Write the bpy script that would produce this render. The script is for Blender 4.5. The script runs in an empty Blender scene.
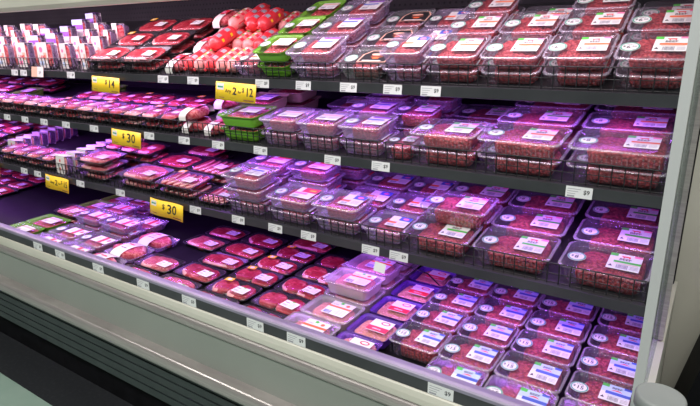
import bpy, math, random
from mathutils import Matrix, Vector, noise
R = math.radians
SC = bpy.context.scene
COL = SC.collection

# ------------------------------------------------------------------ camera, world, exposure
cam_data = bpy.data.cameras.new('camera'); cam = bpy.data.objects.new('camera', cam_data); COL.objects.link(cam)
cam_data.sensor_width = 36; cam_data.lens = 36 * 550 / 700; cam_data.clip_start = 0.02
cam.location = (0, 0, 1.62)
cam.rotation_euler = (R(90 - 15.64), 0, math.atan2(380, 571.1))
SC.camera = cam
SC.view_settings.view_transform = 'Standard'; SC.view_settings.look = 'None'
SC.view_settings.gamma = 1; SC.view_settings.exposure = 0.0
SC.cycles.transparent_max_bounces = 40
SC.cycles.max_bounces = 6
SC.cycles.sample_clamp_indirect = 4
W = bpy.data.worlds.new('world'); SC.world = W; W.use_nodes = True
W.node_tree.nodes['Background'].inputs[0].default_value = (.80, .86, .95, 1)
W.node_tree.nodes['Background'].inputs[1].default_value = 0.10

def area(name, loc, rot, sx, sy, power, color):
    l = bpy.data.lights.new(name, 'AREA'); l.shape = 'RECTANGLE'; l.size = sx; l.size_y = sy
    l.energy = power; l.color = color
    o = bpy.data.objects.new(name, l); COL.objects.link(o); o.location = loc; o.rotation_euler = rot
    return o
XL, XR = -5.0, -0.05          # the run of the display case
# ceiling luminaires of the shop aisle, behind and above the viewer
for i, x in enumerate((-4.0, -2.2, -0.6, 0.8)):
    area('ceiling_or_fill_lamp', (x, -0.9, 3.0), (R(20), 0, 0), 1.2, .3, 33, (1, .97, .93))
# strip lamp under the canopy, lighting the front of all shelves
area('canopy_lamp', (-3.35, 1.44, 1.92), (R(12), 0, 0), 3.2, .07, 19, (1, .74, .94))
area('canopy_lamp', (-.95, 1.44, 1.92), (R(12), 0, 0), 1.4, .07, 6.6, (1, .78, .92))
area('ceiling_or_fill_lamp', (1.0, 0.6, 3.0), (R(25), 0, 0), 1.2, .3, 30, (1, .97, .93))  # added fill, no known fixture: brightens the cream cladding at the right end
VIO = (.52, .16, 1.0)
# violet strip lamps under the front edges of the shelves
SHELF = {'top': (1.51, 1.515, 26), 'second': (1.46, 1.284, 12), 'third': (1.41, 1.024, 10), 'deck': (1.15, .725, 3)}
for k, p in (('top', 13), ('second', 14), ('third', 15)):
    F, Z, t = SHELF[k]
    for x0, x1, g in ((-4.9, -3.3, 1), (-3.25, -1.65, 1.1), (-1.6, -.12, {'top': .55, 'second': .75, 'third': .95}[k])):
        area('shelf_lamp', ((x0 + x1) / 2, F + .09, Z - .040), (R(20), 0, 0), x1 - x0, .02, p * g * (x1 - x0) / 4.8, VIO)

# ------------------------------------------------------------------ materials
def mat(name, col, rough=.5, metal=0, spec=.5, emis=None):
    m = bpy.data.materials.new(name); m.use_nodes = True
    b = m.node_tree.nodes['Principled BSDF']
    b.inputs['Base Color'].default_value = (*col, 1); b.inputs['Roughness'].default_value = rough
    b.inputs['Metallic'].default_value = metal; b.inputs['Specular IOR Level'].default_value = spec
    if emis: b.inputs['Emission Color'].default_value = (*emis[0], 1); b.inputs['Emission Strength'].default_value = emis[1]
    return m
def noisy(name, c1, c2, scale, rough=.5, bump=0, bscale=None, detail=3, lo=.35, hi=.65, voro=False, metal=0, spec=.5, stretch=None, third=None, bdist=.002, dist=0):
    m = mat(name, c1, rough, metal, spec); nt = m.node_tree; N = nt.nodes; L = nt.links; b = N['Principled BSDF']
    tc = N.new('ShaderNodeTexCoord'); src = tc.outputs['Object']
    if stretch:
        mp = N.new('ShaderNodeMapping'); mp.inputs['Scale'].default_value = stretch
        L.new(src, mp.inputs[0]); src = mp.outputs[0]
    if voro:
        t = N.new('ShaderNodeTexVoronoi'); t.inputs['Scale'].default_value = scale; out = t.outputs['Distance']
    else:
        t = N.new('ShaderNodeTexNoise'); t.inputs['Scale'].default_value = scale; t.inputs['Detail'].default_value = detail; t.inputs['Distortion'].default_value = dist; out = t.outputs[0]
    L.new(src, t.inputs['Vector'])
    cr = N.new('ShaderNodeValToRGB'); e = cr.color_ramp.elements
    e[0].position = lo; e[0].color = (*c1, 1); e[1].position = hi; e[1].color = (*c2, 1)
    if third: q = e.new(third[0]); q.color = (*third[1], 1)
    L.new(out, cr.inputs[0]); L.new(cr.outputs[0], b.inputs['Base Color'])
    if bump:
        t2 = N.new('ShaderNodeTexVoronoi' if voro else 'ShaderNodeTexNoise'); t2.inputs['Scale'].default_value = bscale or scale
        L.new(src, t2.inputs['Vector'])
        bp = N.new('ShaderNodeBump'); bp.inputs['Strength'].default_value = bump; bp.inputs['Distance'].default_value = bdist
        if voro: bp.invert = True
        L.new(t2.outputs[0], bp.inputs['Height']); L.new(bp.outputs[0], b.inputs['Normal'])
    return m
def clear(name, tint, body, amount, rough=.16, gloss=.045):
    """thin clear plastic: mostly see-through, a little body colour, glossy highlights growing at grazing angles"""
    m = bpy.data.materials.new(name); m.use_nodes = True; nt = m.node_tree; N = nt.nodes; L = nt.links
    for n in list(N):
        if n.type != 'OUTPUT_MATERIAL': N.remove(n)
    o = [n for n in N if n.type == 'OUTPUT_MATERIAL'][0]
    tr = N.new('ShaderNodeBsdfTransparent'); tr.inputs[0].default_value = (*tint, 1)
    df = N.new('ShaderNodeBsdfDiffuse'); df.inputs[0].default_value = (*body, 1)
    gl = N.new('ShaderNodeBsdfGlossy'); gl.inputs[0].default_value = (1, 1, 1, 1); gl.inputs['Roughness'].default_value = rough
    m1 = N.new('ShaderNodeMixShader'); m1.inputs[0].default_value = amount
    L.new(tr.outputs[0], m1.inputs[1]); L.new(df.outputs[0], m1.inputs[2])
    fr = N.new('ShaderNodeLayerWeight'); fr.inputs[0].default_value = .25
    mt = N.new('ShaderNodeMath'); mt.operation = 'MULTIPLY_ADD'; mt.inputs[1].default_value = .16; mt.inputs[2].default_value = gloss
    L.new(fr.outputs['Fresnel'], mt.inputs[0])
    m2 = N.new('ShaderNodeMixShader'); L.new(mt.outputs[0], m2.inputs[0]); L.new(m1.outputs[0], m2.inputs[1]); L.new(gl.outputs[0], m2.inputs[2])
    L.new(m2.outputs[0], o.inputs[0])
    return m
M = {}
M['white'] = mat('white_print', (.80, .79, .79), .45)
M['offwhite'] = mat('card_white', (.80, .77, .74), .5)
M['ink'] = mat('black_ink', (.02, .02, .025), .5)
M['grey_ink'] = mat('grey_ink', (.30, .30, .34), .5)
M['green'] = mat('print_green', (.10, .55, .08), .45)
M['ring'] = mat('badge_green', (.04, .33, .22), .45)
M['orange'] = mat('print_orange', (.88, .17, .05), .45)
M['blue'] = mat('print_blue', (.06, .12, .55), .45)
M['paleblue'] = mat('print_pale_blue', (.52, .66, .90), .45)
M['red'] = mat('print_red', (.75, .03, .06), .45)
M['pink'] = mat('print_pink', (.90, .22, .42), .45)
M['purple'] = mat('print_purple', (.28, .08, .55), .45)
M['yellow'] = mat('print_yellow', (.86, .58, .02), .45)
M['yprint'] = mat('sticker_yellow', (.90, .50, .02), .45)
M['peach'] = mat('print_peach', (.80, .48, .36), .45)
M['brown'] = mat('print_brown', (.20, .06, .04), .5)
M['mince'] = noisy('beef_mince', (.30, .030, .040), (.66, .15, .15), 125, .45, 1.0, 125, voro=True, lo=.75, hi=.05, bdist=.004)
M['mince'].node_tree.nodes['Color Ramp'].color_ramp.elements[0].position = .05
M['mince'].node_tree.nodes['Color Ramp'].color_ramp.elements[0].color = (.66, .105, .11, 1)
M['mince'].node_tree.nodes['Color Ramp'].color_ramp.elements[1].position = .75
M['mince'].node_tree.nodes['Color Ramp'].color_ramp.elements[1].color = (.22, .012, .018, 1)
M['pale_mince'] = noisy('pale_mince', (.78, .36, .32), (.55, .20, .18), 130, .5, .9, 130, voro=True, lo=.05, hi=.7, bdist=.003)
M['steak'] = noisy('red_steak', (.22, .004, .014), (.42, .020, .036), 34, .4, .6, 70, detail=5, lo=.32, hi=.56, third=(.68, (.64, .20, .20)), dist=1.6, spec=.3, stretch=(1, 2.2, 1))
M['marbled'] = noisy('marbled_meat', (.34, .014, .03), (.60, .18, .19), 40, .4, .6, 60, detail=5, dist=1.8, spec=.3, lo=.40, hi=.60, stretch=(1, 2.5, 1))
M['fat'] = noisy('fat', (.66, .28, .27), (.76, .44, .41), 40, .4, .3, 60)
M['clear'] = clear('clear_plastic', (.97, .96, .98), (.62, .56, .70), .045)
M['rim'] = clear('plastic_rim', (.93, .91, .95), (.66, .60, .74), .34, .15, .08)
M['film'] = clear('cling_film', (.98, .97, .98), (.7, .65, .7), .012, .2, .022)
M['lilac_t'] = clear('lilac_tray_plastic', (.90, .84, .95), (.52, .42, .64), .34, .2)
M['grey_t'] = clear('grey_tray_plastic', (.86, .88, .88), (.26, .30, .29), .38, .2)
M['black_t'] = mat('black_tray_plastic', (.012, .012, .016), .3)
M['green_t'] = mat('green_tray_plastic', (.16, .44, .03), .38)
M['olive_t'] = mat('olive_tray_plastic', (.42, .40, .20), .4)
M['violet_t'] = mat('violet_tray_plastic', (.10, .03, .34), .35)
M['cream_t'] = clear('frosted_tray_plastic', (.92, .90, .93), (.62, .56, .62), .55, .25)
M['chub_red'] = noisy('red_casing', (.60, .02, .035), (.70, .05, .06), 30, .3)
M['chub_pink'] = noisy('pink_casing', (.70, .20, .19), (.78, .36, .33), 30, .3)
M['case_black'] = noisy('case_black', (.004, .004, .005), (.007, .007, .009), 14, .6, spec=.12)
M['perf'] = noisy('perforated_sheet', (.022, .020, .026), (.030, .028, .035), 5, .7, spec=.1)
M['shelf_grey'] = noisy('shelf_steel', (.022, .022, .026), (.034, .034, .038), 9, .4, metal=.2)
M['rail_grey'] = noisy('rail_plastic', (.030, .031, .036), (.045, .046, .052), 7, .35)
M['wire'] = mat('black_wire', (.012, .011, .014), .35)
M['steel'] = noisy('brushed_steel', (.34, .31, .30), (.44, .41, .39), 6, .30, metal=.45, stretch=(1, 1, 40))
M['lip'] = noisy('lip_rail', (.28, .25, .34), (.34, .31, .41), 5, .4, metal=.4)
M['cream'] = noisy('cream_bumper', (.56, .55, .47), (.62, .61, .53), 3, .45)
M['panel'] = noisy('grey_green_panel', (.25, .275, .245), (.28, .30, .27), 2, .45)
M['kick'] = noisy('ridged_kick', (.018, .025, .027), (.026, .034, .036), 12, .45)
M['tick'] = mat('ticket_paper', (.70, .72, .72), .5)
M['glass'] = clear('end_glass', (.90, .95, .93), (.45, .55, .52), .22, .1, .05)
M['glass_edge'] = mat('glass_edge', (.40, .42, .42), .3)
M['lens'] = mat('lamp_lens', (.6, .5, .9), .4, emis=((.55, .2, 1), 1.5))
M['lens_w'] = mat('canopy_lens', (.9, .8, .9), .4, emis=((1, .75, .92), 2))
M['post'] = noisy('post_grey', (.20, .225, .22), (.24, .26, .255), 8, .5)

# ------------------------------------------------------------------ mesh helper
class MB:
    def __init__(s): s.v = []; s.f = []; s.m = []; s.mats = []; s.sm = []
    def mi(s, m):
        if m not in s.mats: s.mats.append(m)
        return s.mats.index(m)
    def face(s, ids, m, smooth=False): s.f.append(tuple(ids)); s.m.append(s.mi(m)); s.sm.append(smooth)
    def box(s, x0, x1, y0, y1, z0, z1, m):
        b = len(s.v)
        s.v += [(x, y, z) for z in (z0, z1) for y in (y0, y1) for x in (x0, x1)]
        for q in ((0, 2, 3, 1), (4, 5, 7, 6), (0, 1, 5, 4), (2, 6, 7, 3), (0, 4, 6, 2), (1, 3, 7, 5)): s.face([b + i for i in q], m)
    def prism(s, prof, x0, x1, m, mfun=None):
        """profile in (y,z), swept along x"""
        b = len(s.v); n = len(prof)
        s.v += [(x0, y, z) for y, z in prof] + [(x1, y, z) for y, z in prof]
        for i in range(n):
            j = (i + 1) % n; s.face([b + i, b + n + i, b + n + j, b + j], m if not mfun else mfun(i))
        s.face([b + i for i in range(n)], m); s.face([b + n + i for i in reversed(range(n))], m)
    def rings(s, rings, m, close_bottom=True, close_top=True, smooth=True):
        b = len(s.v); n = len(rings[0])
        for r in rings: s.v += r
        for k in range(len(rings) - 1):
            for i in range(n):
                j = (i + 1) % n
                s.face([b + k * n + i, b + k * n + j, b + (k + 1) * n + j, b + (k + 1) * n + i], m, smooth)
        if close_bottom: s.face([b + i for i in reversed(range(n))], m)
        if close_top: s.face([b + (len(rings) - 1) * n + i for i in range(n)], m)
    def poly(s, pts, z, m, T=None):
        b = len(s.v)
        for p in pts:
            q = (p[0], p[1], z)
            s.v.append(tuple(T @ Vector(q)) if T else q)
        s.face([b + i for i in range(len(pts))], m)
    def build(s, name, parent=None, mesh=None):
        me = mesh or s.mesh(name)
        o = bpy.data.objects.new(name, me); COL.objects.link(o)
        if parent: o.parent = parent
        return o
    def mesh(s, name):
        me = bpy.data.meshes.new(name); me.from_pydata(s.v, [], s.f)
        for m in s.mats: me.materials.append(M[m])
        me.polygons.foreach_set('material_index', s.m); me.polygons.foreach_set('use_smooth', s.sm)
        me.update(); return me

def rrect(w, d, r, z, cx=0, cy=0, k=5):
    """rounded rectangle ring, counter-clockwise, half sizes w,d"""
    r = min(r, w * .98, d * .98); out = []
    for qx, qy, a0 in ((1, -1, -90), (1, 1, 0), (-1, 1, 90), (-1, -1, 180)):
        for i in range(k + 1):
            a = R(a0 + 90 * i / k)
            out.append((cx + qx * (w - r) + r * math.cos(a), cy + qy * (d - r) + r * math.sin(a), z))
    return out

_txt = {}
def text_mesh(t):
    if t not in _txt:
        c = bpy.data.curves.new('lettering', 'FONT'); c.body = t; c.size = 1; c.offset = .018; c.align_x = 'CENTER'; c.align_y = 'CENTER'; c.resolution_u = 2
        o = bpy.data.objects.new('lettering', c); COL.objects.link(o)
        me = o.to_mesh(); _txt[t] = ([tuple(v.co) for v in me.vertices], [tuple(p.vertices) for p in me.polygons])
        o.to_mesh_clear(); bpy.data.objects.remove(o); bpy.data.curves.remove(c)
    return _txt[t]
def put_text(mb, t, x, y, z, size, m, T=None, sx=1):
    vs, fs = text_mesh(t); b = len(mb.v)
    for v in vs:
        q = (x + v[0] * size * sx, y + v[1] * size, z)
        mb.v.append(tuple(T @ Vector(q)) if T else q)
    for f in fs: mb.face([b + i for i in f], m)
def rect(x0, x1, y0, y1): return [(x0, y0), (x1, y0), (x1, y1), (x0, y1)]
def disc(x, y, r, n=24, e=1): return [(x + r * math.cos(2 * math.pi * i / n), y + e * r * math.sin(2 * math.pi * i / n)) for i in range(n)]
COW = [(-.5, .15), (-.42, .3), (-.36, .22), (.4, .25), (.5, .05), (.43, -.05), (.42, -.4), (.32, -.4), (.3, -.1), (-.15, -.1), (-.18, -.4), (-.28, -.4), (-.3, 0), (-.42, .02)]

def tag(o, label, cat, group=None, kind=None):
    o['label'] = label; o['category'] = cat
    if group: o['group'] = group
    if kind: o['kind'] = kind
def empty(name, loc=(0, 0, 0), rot=(0, 0, 0)):
    o = bpy.data.objects.new(name, None); COL.objects.link(o); o.location = loc; o.rotation_euler = rot; o.empty_display_size = .02
    return o
def structure(name, mb):
    o = mb.build(name); o['kind'] = 'structure'; return o

# ------------------------------------------------------------------ the room
def floor_mat():
    m = noisy('pale_vinyl_floor', (.30, .43, .36), (.36, .48, .41), 5, .28); return m
M['floor'] = floor_mat()
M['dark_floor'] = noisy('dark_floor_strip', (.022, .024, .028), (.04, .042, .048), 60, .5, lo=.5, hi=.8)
mb = MB(); mb.box(-7, 3, -4, 1.087, -.05, 0, 'floor'); structure('floor', mb)
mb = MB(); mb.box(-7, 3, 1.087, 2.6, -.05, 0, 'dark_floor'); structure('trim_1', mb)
M['wall'] = noisy('shop_wall', (.50, .50, .42), (.56, .56, .48), 3, .6)
mb = MB(); mb.box(-7, 3, 2.62, 2.70, 0, 3.2, 'wall'); structure('wall_back', mb)
M['ceil'] = mat('ceiling_white', (.7, .7, .7), .7)
mb = MB(); mb.box(-7, 3, -4, 2.7, 3.2, 3.25, 'ceil'); structure('ceiling', mb)

# ------------------------------------------------------------------ refrigerated display case
case = empty('refrigerated_display_case', (XL, 1.12, 0))
tag(case, 'long cream and black open refrigerated meat case with violet lit shelves', 'refrigerated case')
def cpart(name, mb, parent=None):
    o = mb.build(name); o.parent = parent or case
    o.location = (-XL, -1.12, 0) if not parent else (0, 0, 0)
    return o
mb = MB(); mb.box(XL, XR + .01, 2.07, 2.12, .60, 2.2, 'case_black')
for x in (-4.4, -3.1, -1.95, -.75): mb.box(x - .03, x + .03, 2.055, 2.07, .70, 2.0, 'case_black')
back = cpart('back_panel', mb)
# perforated back strip above the top shelf: a real raised sheet with dark holes
mb = MB(); mb.box(XL, XR, 2.045, 2.055, 1.74, 1.90, 'perf'); perf = cpart('perforated_panel', mb)
mb = MB()
for r in range(5):
    for i in range(int((XR - XL - .1) / .024)):
        x = XL + .05 + i * .024 + (r % 2) * .012; z = 1.765 + r * .024
        b = len(mb.v); n = 6
        mb.v += [(x + .005 * math.cos(2 * math.pi * k / n), 2.0445, z + .005 * math.sin(2 * math.pi * k / n)) for k in range(n)]
        mb.face([b + k for k in range(n)], 'case_black')
cpart('perforation', mb, perf)
F, Z, t = SHELF['deck']
c, s_ = math.cos(R(t)), math.sin(R(t))
mb = MB(); mb.prism([(F - .02, Z - .03), (F - .02, Z), (F + .93 * c, Z + .93 * s_), (F + .93 * c, Z + .93 * s_ - .03)], XL, XR, 'case_black'); cpart('deck', mb)
mb = MB(); mb.prism([(1.116, .8155), (1.116, .824), (1.119, .8285), (1.128, .831), (1.146, .831), (1.150, .828), (1.150, .72), (1.140, .72), (1.140, .8155)], XL, XR, 'lip'); cpart('lip_rail', mb)
mb = MB(); mb.prism([(1.118, .7815), (1.118, .8150), (1.1395, .8150), (1.1395, .7815)], XL, XR, 'rail_grey'); cpart('price_channel', mb)
mb = MB()
mb.prism([(1.113, .742), (1.1115, .760), (1.113, .7775), (1.116, .7808), (1.150, .7808), (1.150, .7385), (1.116, .7385)], XL, XR, 'cream'); cpart('bumper_rail', mb)
mb = MB(); mb.prism([(1.155, .736)] + [(1.122 - .012 * math.sin(R(a)), .716 + .020 * math.cos(R(a))) for a in range(0, 181, 15)][::1] + [(1.155, .696)], XL, XR, 'steel'); cpart('steel_trim', mb)
mb = MB(); mb.prism([(1.135, .50), (1.128, .6955), (1.20, .6955), (1.20, .50)], XL, XR, 'panel'); cpart('lower_panel', mb)
mb = MB()
prof = [(1.134, .556)] + [(1.098 - .012 * math.sin(R(a)), .528 + .026 * math.cos(R(a))) for a in range(0, 181, 15)] + [(1.134, .499)]
mb.prism(prof[::-1], XL, XR, 'steel'); cpart('steel_bumper', mb)
mb = MB(); prof = [(1.30, .27), (1.30, .498)]
for i in range(6):
    z1 = .498 - i * .038; prof += [(1.16, z1), (1.16, z1 - .030), (1.166, z1 - .032), (1.166, z1 - .038)]
mb.prism(prof[::-1], XL, XR, 'kick'); cpart('kick_plate', mb)
mb = MB(); mb.box(XL, XR, 1.30, 2.10, .0, .60, 'case_black'); cpart('plinth', mb)
mb = MB(); mb.prism([(1.35, 1.784), (1.335, 1.80), (1.30, 2.25), (1.36, 2.25), (1.375, 1.784)], XL, -.02, 'cream'); cpart('canopy_fascia', mb)
mb = MB(); mb.box(XL, XR, 1.36, 2.12, 2.19, 2.25, 'case_black'); cpart('canopy_roof', mb)
mb = MB(); mb.box(XL + .3, XR - .2, 1.40, 1.48, 1.93, 1.955, 'lens_w'); mb.box(XL + .3, XR - .2, 1.39, 1.49, 1.955, 1.98, 'offwhite'); cpart('canopy_light', mb)
# end panel: glass with an edge trim, steel upright
ep = empty('end_panel'); ep.parent = case; ep.location = (-XL, -1.12, 0)
mb = MB(); mb.box(-.054, -.046, 1.135, 1.60, .845, 1.80, 'glass'); mb.build('glass_pane', ep)
mb = MB(); mb.box(-.061, -.043, 1.118, 1.134, .842, 2.0, 'glass_edge'); mb.build('edge_trim', ep)
mb = MB(); mb.prism([(1.60, .85), (1.60, 2.0), (1.615, 2.0), (1.625, 1.99), (1.625, .85)], -.058, -.034, 'steel')
mb.box(-.053, -.047, 1.626, 2.04, .85, 2.0, 'steel'); mb.build('steel_upright', ep)
mb = MB(); mb.box(-.058, -.030, 1.135, 2.10, .02, .842, 'cream'); mb.build('side_skirt', ep)
mb = MB(); mb.box(XL - .04, XL - .001, 1.12, 2.12, 0, 2.25, 'cream'); mb.build('side_panel', None).parent = case
bpy.data.objects['side_panel'].location = (-XL, -1.12, 0)

def wire(mb, p, q, r=.0016):
    p = Vector(p); q = Vector(q); d = (q - p).normalized()
    a = d.orthogonal().normalized(); b = d.cross(a); i0 = len(mb.v)
    for e in (p, q):
        for u, v in ((1, 0), (0, 1), (-1, 0), (0, -1)): mb.v.append(tuple(e + a * u * r + b * v * r))
    for i in range(4):
        j = (i + 1) % 4; mb.face([i0 + i, i0 + j, i0 + 4 + j, i0 + 4 + i], 'wire', True)
ORD_SHELF = {'top': 'top shelf', 'second': 'second shelf', 'third': 'third shelf', 'deck': 'bottom deck'}
def local(shelf, x, s, w):
    F, Z, t = SHELF[shelf]; c, q = math.cos(R(t)), math.sin(R(t))
    return (x, F + s * c - w * q, Z + s * q + w * c)
for key, lab in (('top', 'topmost black display shelf with wire fence, the most steeply tilted'),
                 ('second', 'black display shelf with wire fence, second from the top of the case'),
                 ('third', 'lowest black display shelf with wire fence, just above the bottom deck')):
    F, Z, t = SHELF[key]; c, q = math.cos(R(t)), math.sin(R(t)); dep = (2.045 - F) / c - .005
    sh = empty('display_shelf', (XL, F, Z)); tag(sh, lab, 'shelf', 'tilted shelves of the meat case')
    def sp(name, m): o = m.build(name, sh); o.location = (-XL, -F, -Z); return o
    mb = MB(); mb.prism([(F, Z - .012), (F, Z - .001), (F + dep * c, Z + dep * q - .001), (F + dep * c, Z + dep * q - .012)], XL + .01, XR - .012, 'shelf_grey'); sp('shelf_board', mb)
    mb = MB(); mb.prism([(F - .014, Z - .028), (F - .018, Z + .002), (F - .004, Z + .004), (F - .001, Z - .012), (F - .001, Z - .030)], XL + .01, XR - .012, 'rail_grey'); sp('price_rail', mb)
    mb = MB(); mb.box(XL + .1, XR - .1, F + .07, F + .11, Z - .022, Z - .014 + .0, 'shelf_grey'); mb.box(XL + .1, XR - .1, F + .076, F + .104, Z - .027, Z - .022, 'lens'); sp('light_strip', mb)
    mb = MB(); x = XL + .02; hh = .058
    P = lambda x, w, o=0: (x, F - .006 - .10 * w + o, Z + .004 + w)
    for w in (.004, hh * .5, hh): wire(mb, P(XL + .02, w), P(XR - .02, w), .0022 if w == hh else .0015)
    while x < XR - .02:
        wire(mb, P(x, 0), P(x, hh), .0019); x += .029
    sp('wire_fence', mb)
    for x in (-4.4, -3.1, -1.95, -.75):
        mb = MB(); mb.prism([(2.045, Z + (2.045 - F) * q / c - .014), (2.045, Z + (2.045 - F) * q / c - .10), (F + .12, Z + .12 * q / c - .030), (F + .12, Z + .12 * q / c - .014)], x - .004, x + .004, 'case_black'); sp('bracket', mb)

# guard post and neighbouring cabinet
gp = empty('guard_post', (-.010, .985, 0)); tag(gp, 'grey round guard post with a flat cap at the glass end panel', 'post')
mb = MB(); mb.rings([[(.034 * math.cos(a), .034 * math.sin(a), z) for a in [2 * math.pi * i / 40 for i in range(40)]] for z in (.01, 1.02)], 'post'); mb.build('post_shaft', gp)
mb = MB()
mb.rings([[(r * math.cos(a), r * math.sin(a), z) for a in [2 * math.pi * i / 48 for i in range(48)]] for r, z in ((.040, 1.0205), (.040, 1.040), (.0385, 1.0435), (.036, 1.045))], 'post'); mb.build('post_cap', gp)
mb = MB()
mb.rings([[(r * math.cos(a), r * math.sin(a), z) for a in [2 * math.pi * i / 40 for i in range(40)]] for r, z in ((.06, 0), (.06, .01))], 'steel'); mb.build('base_plate', gp)
sc_ = empty('end_cladding', (.36, 2.16, 0)); tag(sc_, 'cream cladding panel standing behind the right end of the case', 'panel')
mb = MB(); mb.prism([(-.02, 0), (-.02, 2.3), (-.012, 2.31), (.02, 2.31), (.02, 0)], -.400, .9, 'cream'); mb.build('panel_sheet', sc_)
nb = empty('neighbouring_cabinet', (.5, 1.95, 0)); tag(nb, 'black slanted cabinet beyond the right end of the meat case', 'cabinet')
mb = MB()
b = len(mb.v); pts = [(.012, 0), (.012, .40), (.075, .72), (.30, 1.45), (.55, 1.45), (.55, 0)]
mb.v += [(x - .5, -.15, z) for x, z in pts] + [(x - .5, .30, z) for x, z in pts]; n = len(pts)
for i in range(n): mb.face([i, n + i, n + (i + 1) % n, (i + 1) % n], 'case_black')
mb.face([i for i in reversed(range(n))], 'case_black'); mb.face([n + i for i in range(n)], 'case_black')
mb.build('cabinet_body', nb)
mb = MB(); mb.box(-.40, -.02, -.156, -.151, .30, .34, 'steel'); mb.build('trim_strip', nb)

# ------------------------------------------------------------------ packages
CACHE = {}
def cached(key, fn):
    if key not in CACHE: CACHE[key] = fn()
    return CACHE[key]

def tray_mesh(W_, D, H, m, ribs=True):
    mb = MB(); w, d = W_ / 2, D / 2; k = 5
    R0 = []
    for f, z in ((.74, .0), (.80, .0015), (.83, .008), (.885, H - .014), (.895, H - .010)):
        r = rrect(w * f, d * f, .018, z)
        R0.append(r)
    R0 += [rrect(w * .985, d * .98, .020, H - .0085), rrect(w, d * .995, .020, H - .006), rrect(w, d * .995, .020, H - .0042)]
    mb.rings(R0, m, close_top=False)
    if ribs:                                   # moulded ribs down the front and back walls
        n = int(W_ / .012)
        for i in range(n):
            x = (i - (n - 1) / 2) * .0115
            for sg in (-1, 1):
                y1, y2 = sg * d * .835, sg * d * .89
                mb.prism([(y1, .010), (y1 + sg * .0016, .010), (y2 + sg * .0016, H - .016), (y2, H - .016)], x - .0018, x + .0018, m)
    return mb.mesh('tray')
def lid_mesh(W_, D, H, m, dome=.0):
    mb = MB(); w, d = W_ / 2, D / 2
    mb.rings([rrect(w, d, .021, H - .0038), rrect(w + .0005, d + .0005, .021, H - .002), rrect(w * .955, d * .950, .020, H - .0014), rrect(w * .935, d * .925, .019, H - .0003 + dome)], 'rim' if m == 'clear' else m, close_bottom=False, close_top=False)
    mb.rings([rrect(w * .935, d * .925, .019, H - .0003 + dome), rrect(w * .90, d * .88, .015, H + dome)], m, close_bottom=False)
    return mb.mesh('lid')
def mince_mesh(W_, D, H, m, seed, left=.16, fill=.86, foot=1):
    """lumpy block of mince: grid top over a rounded footprint, sides down to the tray floor"""
    mb = MB(); w, d = W_ * .41 * foot, D * .395 * foot
    x0, x1 = -w + left * W_, w; rings = []
    cx = (x0 + x1) / 2; hw = (x1 - x0) / 2
    top = (H - .005) * fill
    o = Vector((seed * 7.3, seed * 3.1, 0))
    def lump(x, y): return noise.noise(Vector((x * 45, y * 45, 0)) + o) * .0040 + noise.noise(Vector((x * 120, y * 120, 5)) + o) * .0040
    for f, z in ((.955, .002), (.985, .4 * top), (1.0, .74 * top), (.975, .88 * top), (.88, .97 * top), (.76, 1.0 * top), (.62, 1.01 * top), (.48, 1.02 * top), (.34, 1.03 * top), (.2, 1.03 * top), (.08, 1.03 * top)):
        r = rrect(hw * f, d * f, .024 * f, z, cx, 0, 10)
        r2 = []
        for (x, y, zz) in r:
            n_ = noise.noise(Vector((x * 160, y * 160, zz * 160)) + o)
            g = 1 + n_ * .04
            r2.append((cx + (x - cx) * g, y * g, zz + (lump(x, y) if z > .8 * top else 0)))
        rings.append(r2)
    mb.rings(rings, m)
    return mb.mesh('mince')
def blob_mesh(cx, cy, rx, ry, h, z0, m, seed, fat=None, fat_span=(200, 330), name='steak', rot=0, sq=1.0):
    mb = MB(); n = 36; o = Vector((seed * 5.1, 2.7 * seed, 1)); rings = []; cr, sr = math.cos(R(rot)), math.sin(R(rot))
    prof = ((.93, 0), (1.0, .30), (1.0, .62), (.94, .86), (.82, .97), (.5, 1.02), (.2, 1.0))
    for f, z in prof:
        r = []
        for i in range(n):
            a = 2 * math.pi * i / n
            k = 1 + .20 * noise.noise(Vector((math.cos(a) * 1.1, math.sin(a) * 1.1, 0)) + o) * (1.6 if sq > .9 else .8)
            ca, sa = math.cos(a), math.sin(a)
            x, y = rx * f * k * math.copysign(abs(ca) ** sq, ca), ry * f * k * math.copysign(abs(sa) ** sq, sa)
            zz = z0 + h * z * (1 + .22 * noise.noise(Vector((x * 28, y * 28, 3)) + o)) + .0042 * noise.noise(Vector((x * 75, y * 75, 0)) + o)
            r.append((cx + x * cr - y * sr, cy + x * sr + y * cr, max(zz, z0)))
        rings.append(r)
    b = len(mb.v)
    for r in rings: mb.v += r
    for k in range(len(rings) - 1):
        for i in range(n):
            j = (i + 1) % n; a = 360 * i / n
            isf = fat and k in (2, 3) and fat_span[0] <= a <= fat_span[1]
            mb.face([b + k * n + i, b + k * n + j, b + (k + 1) * n + j, b + (k + 1) * n + i], 'fat' if isf else m, True)
    mb.face([b + i for i in reversed(range(n))], m); mb.face([b + (len(rings) - 1) * n + i for i in range(n)], m)
    return mb.mesh(name)
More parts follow.
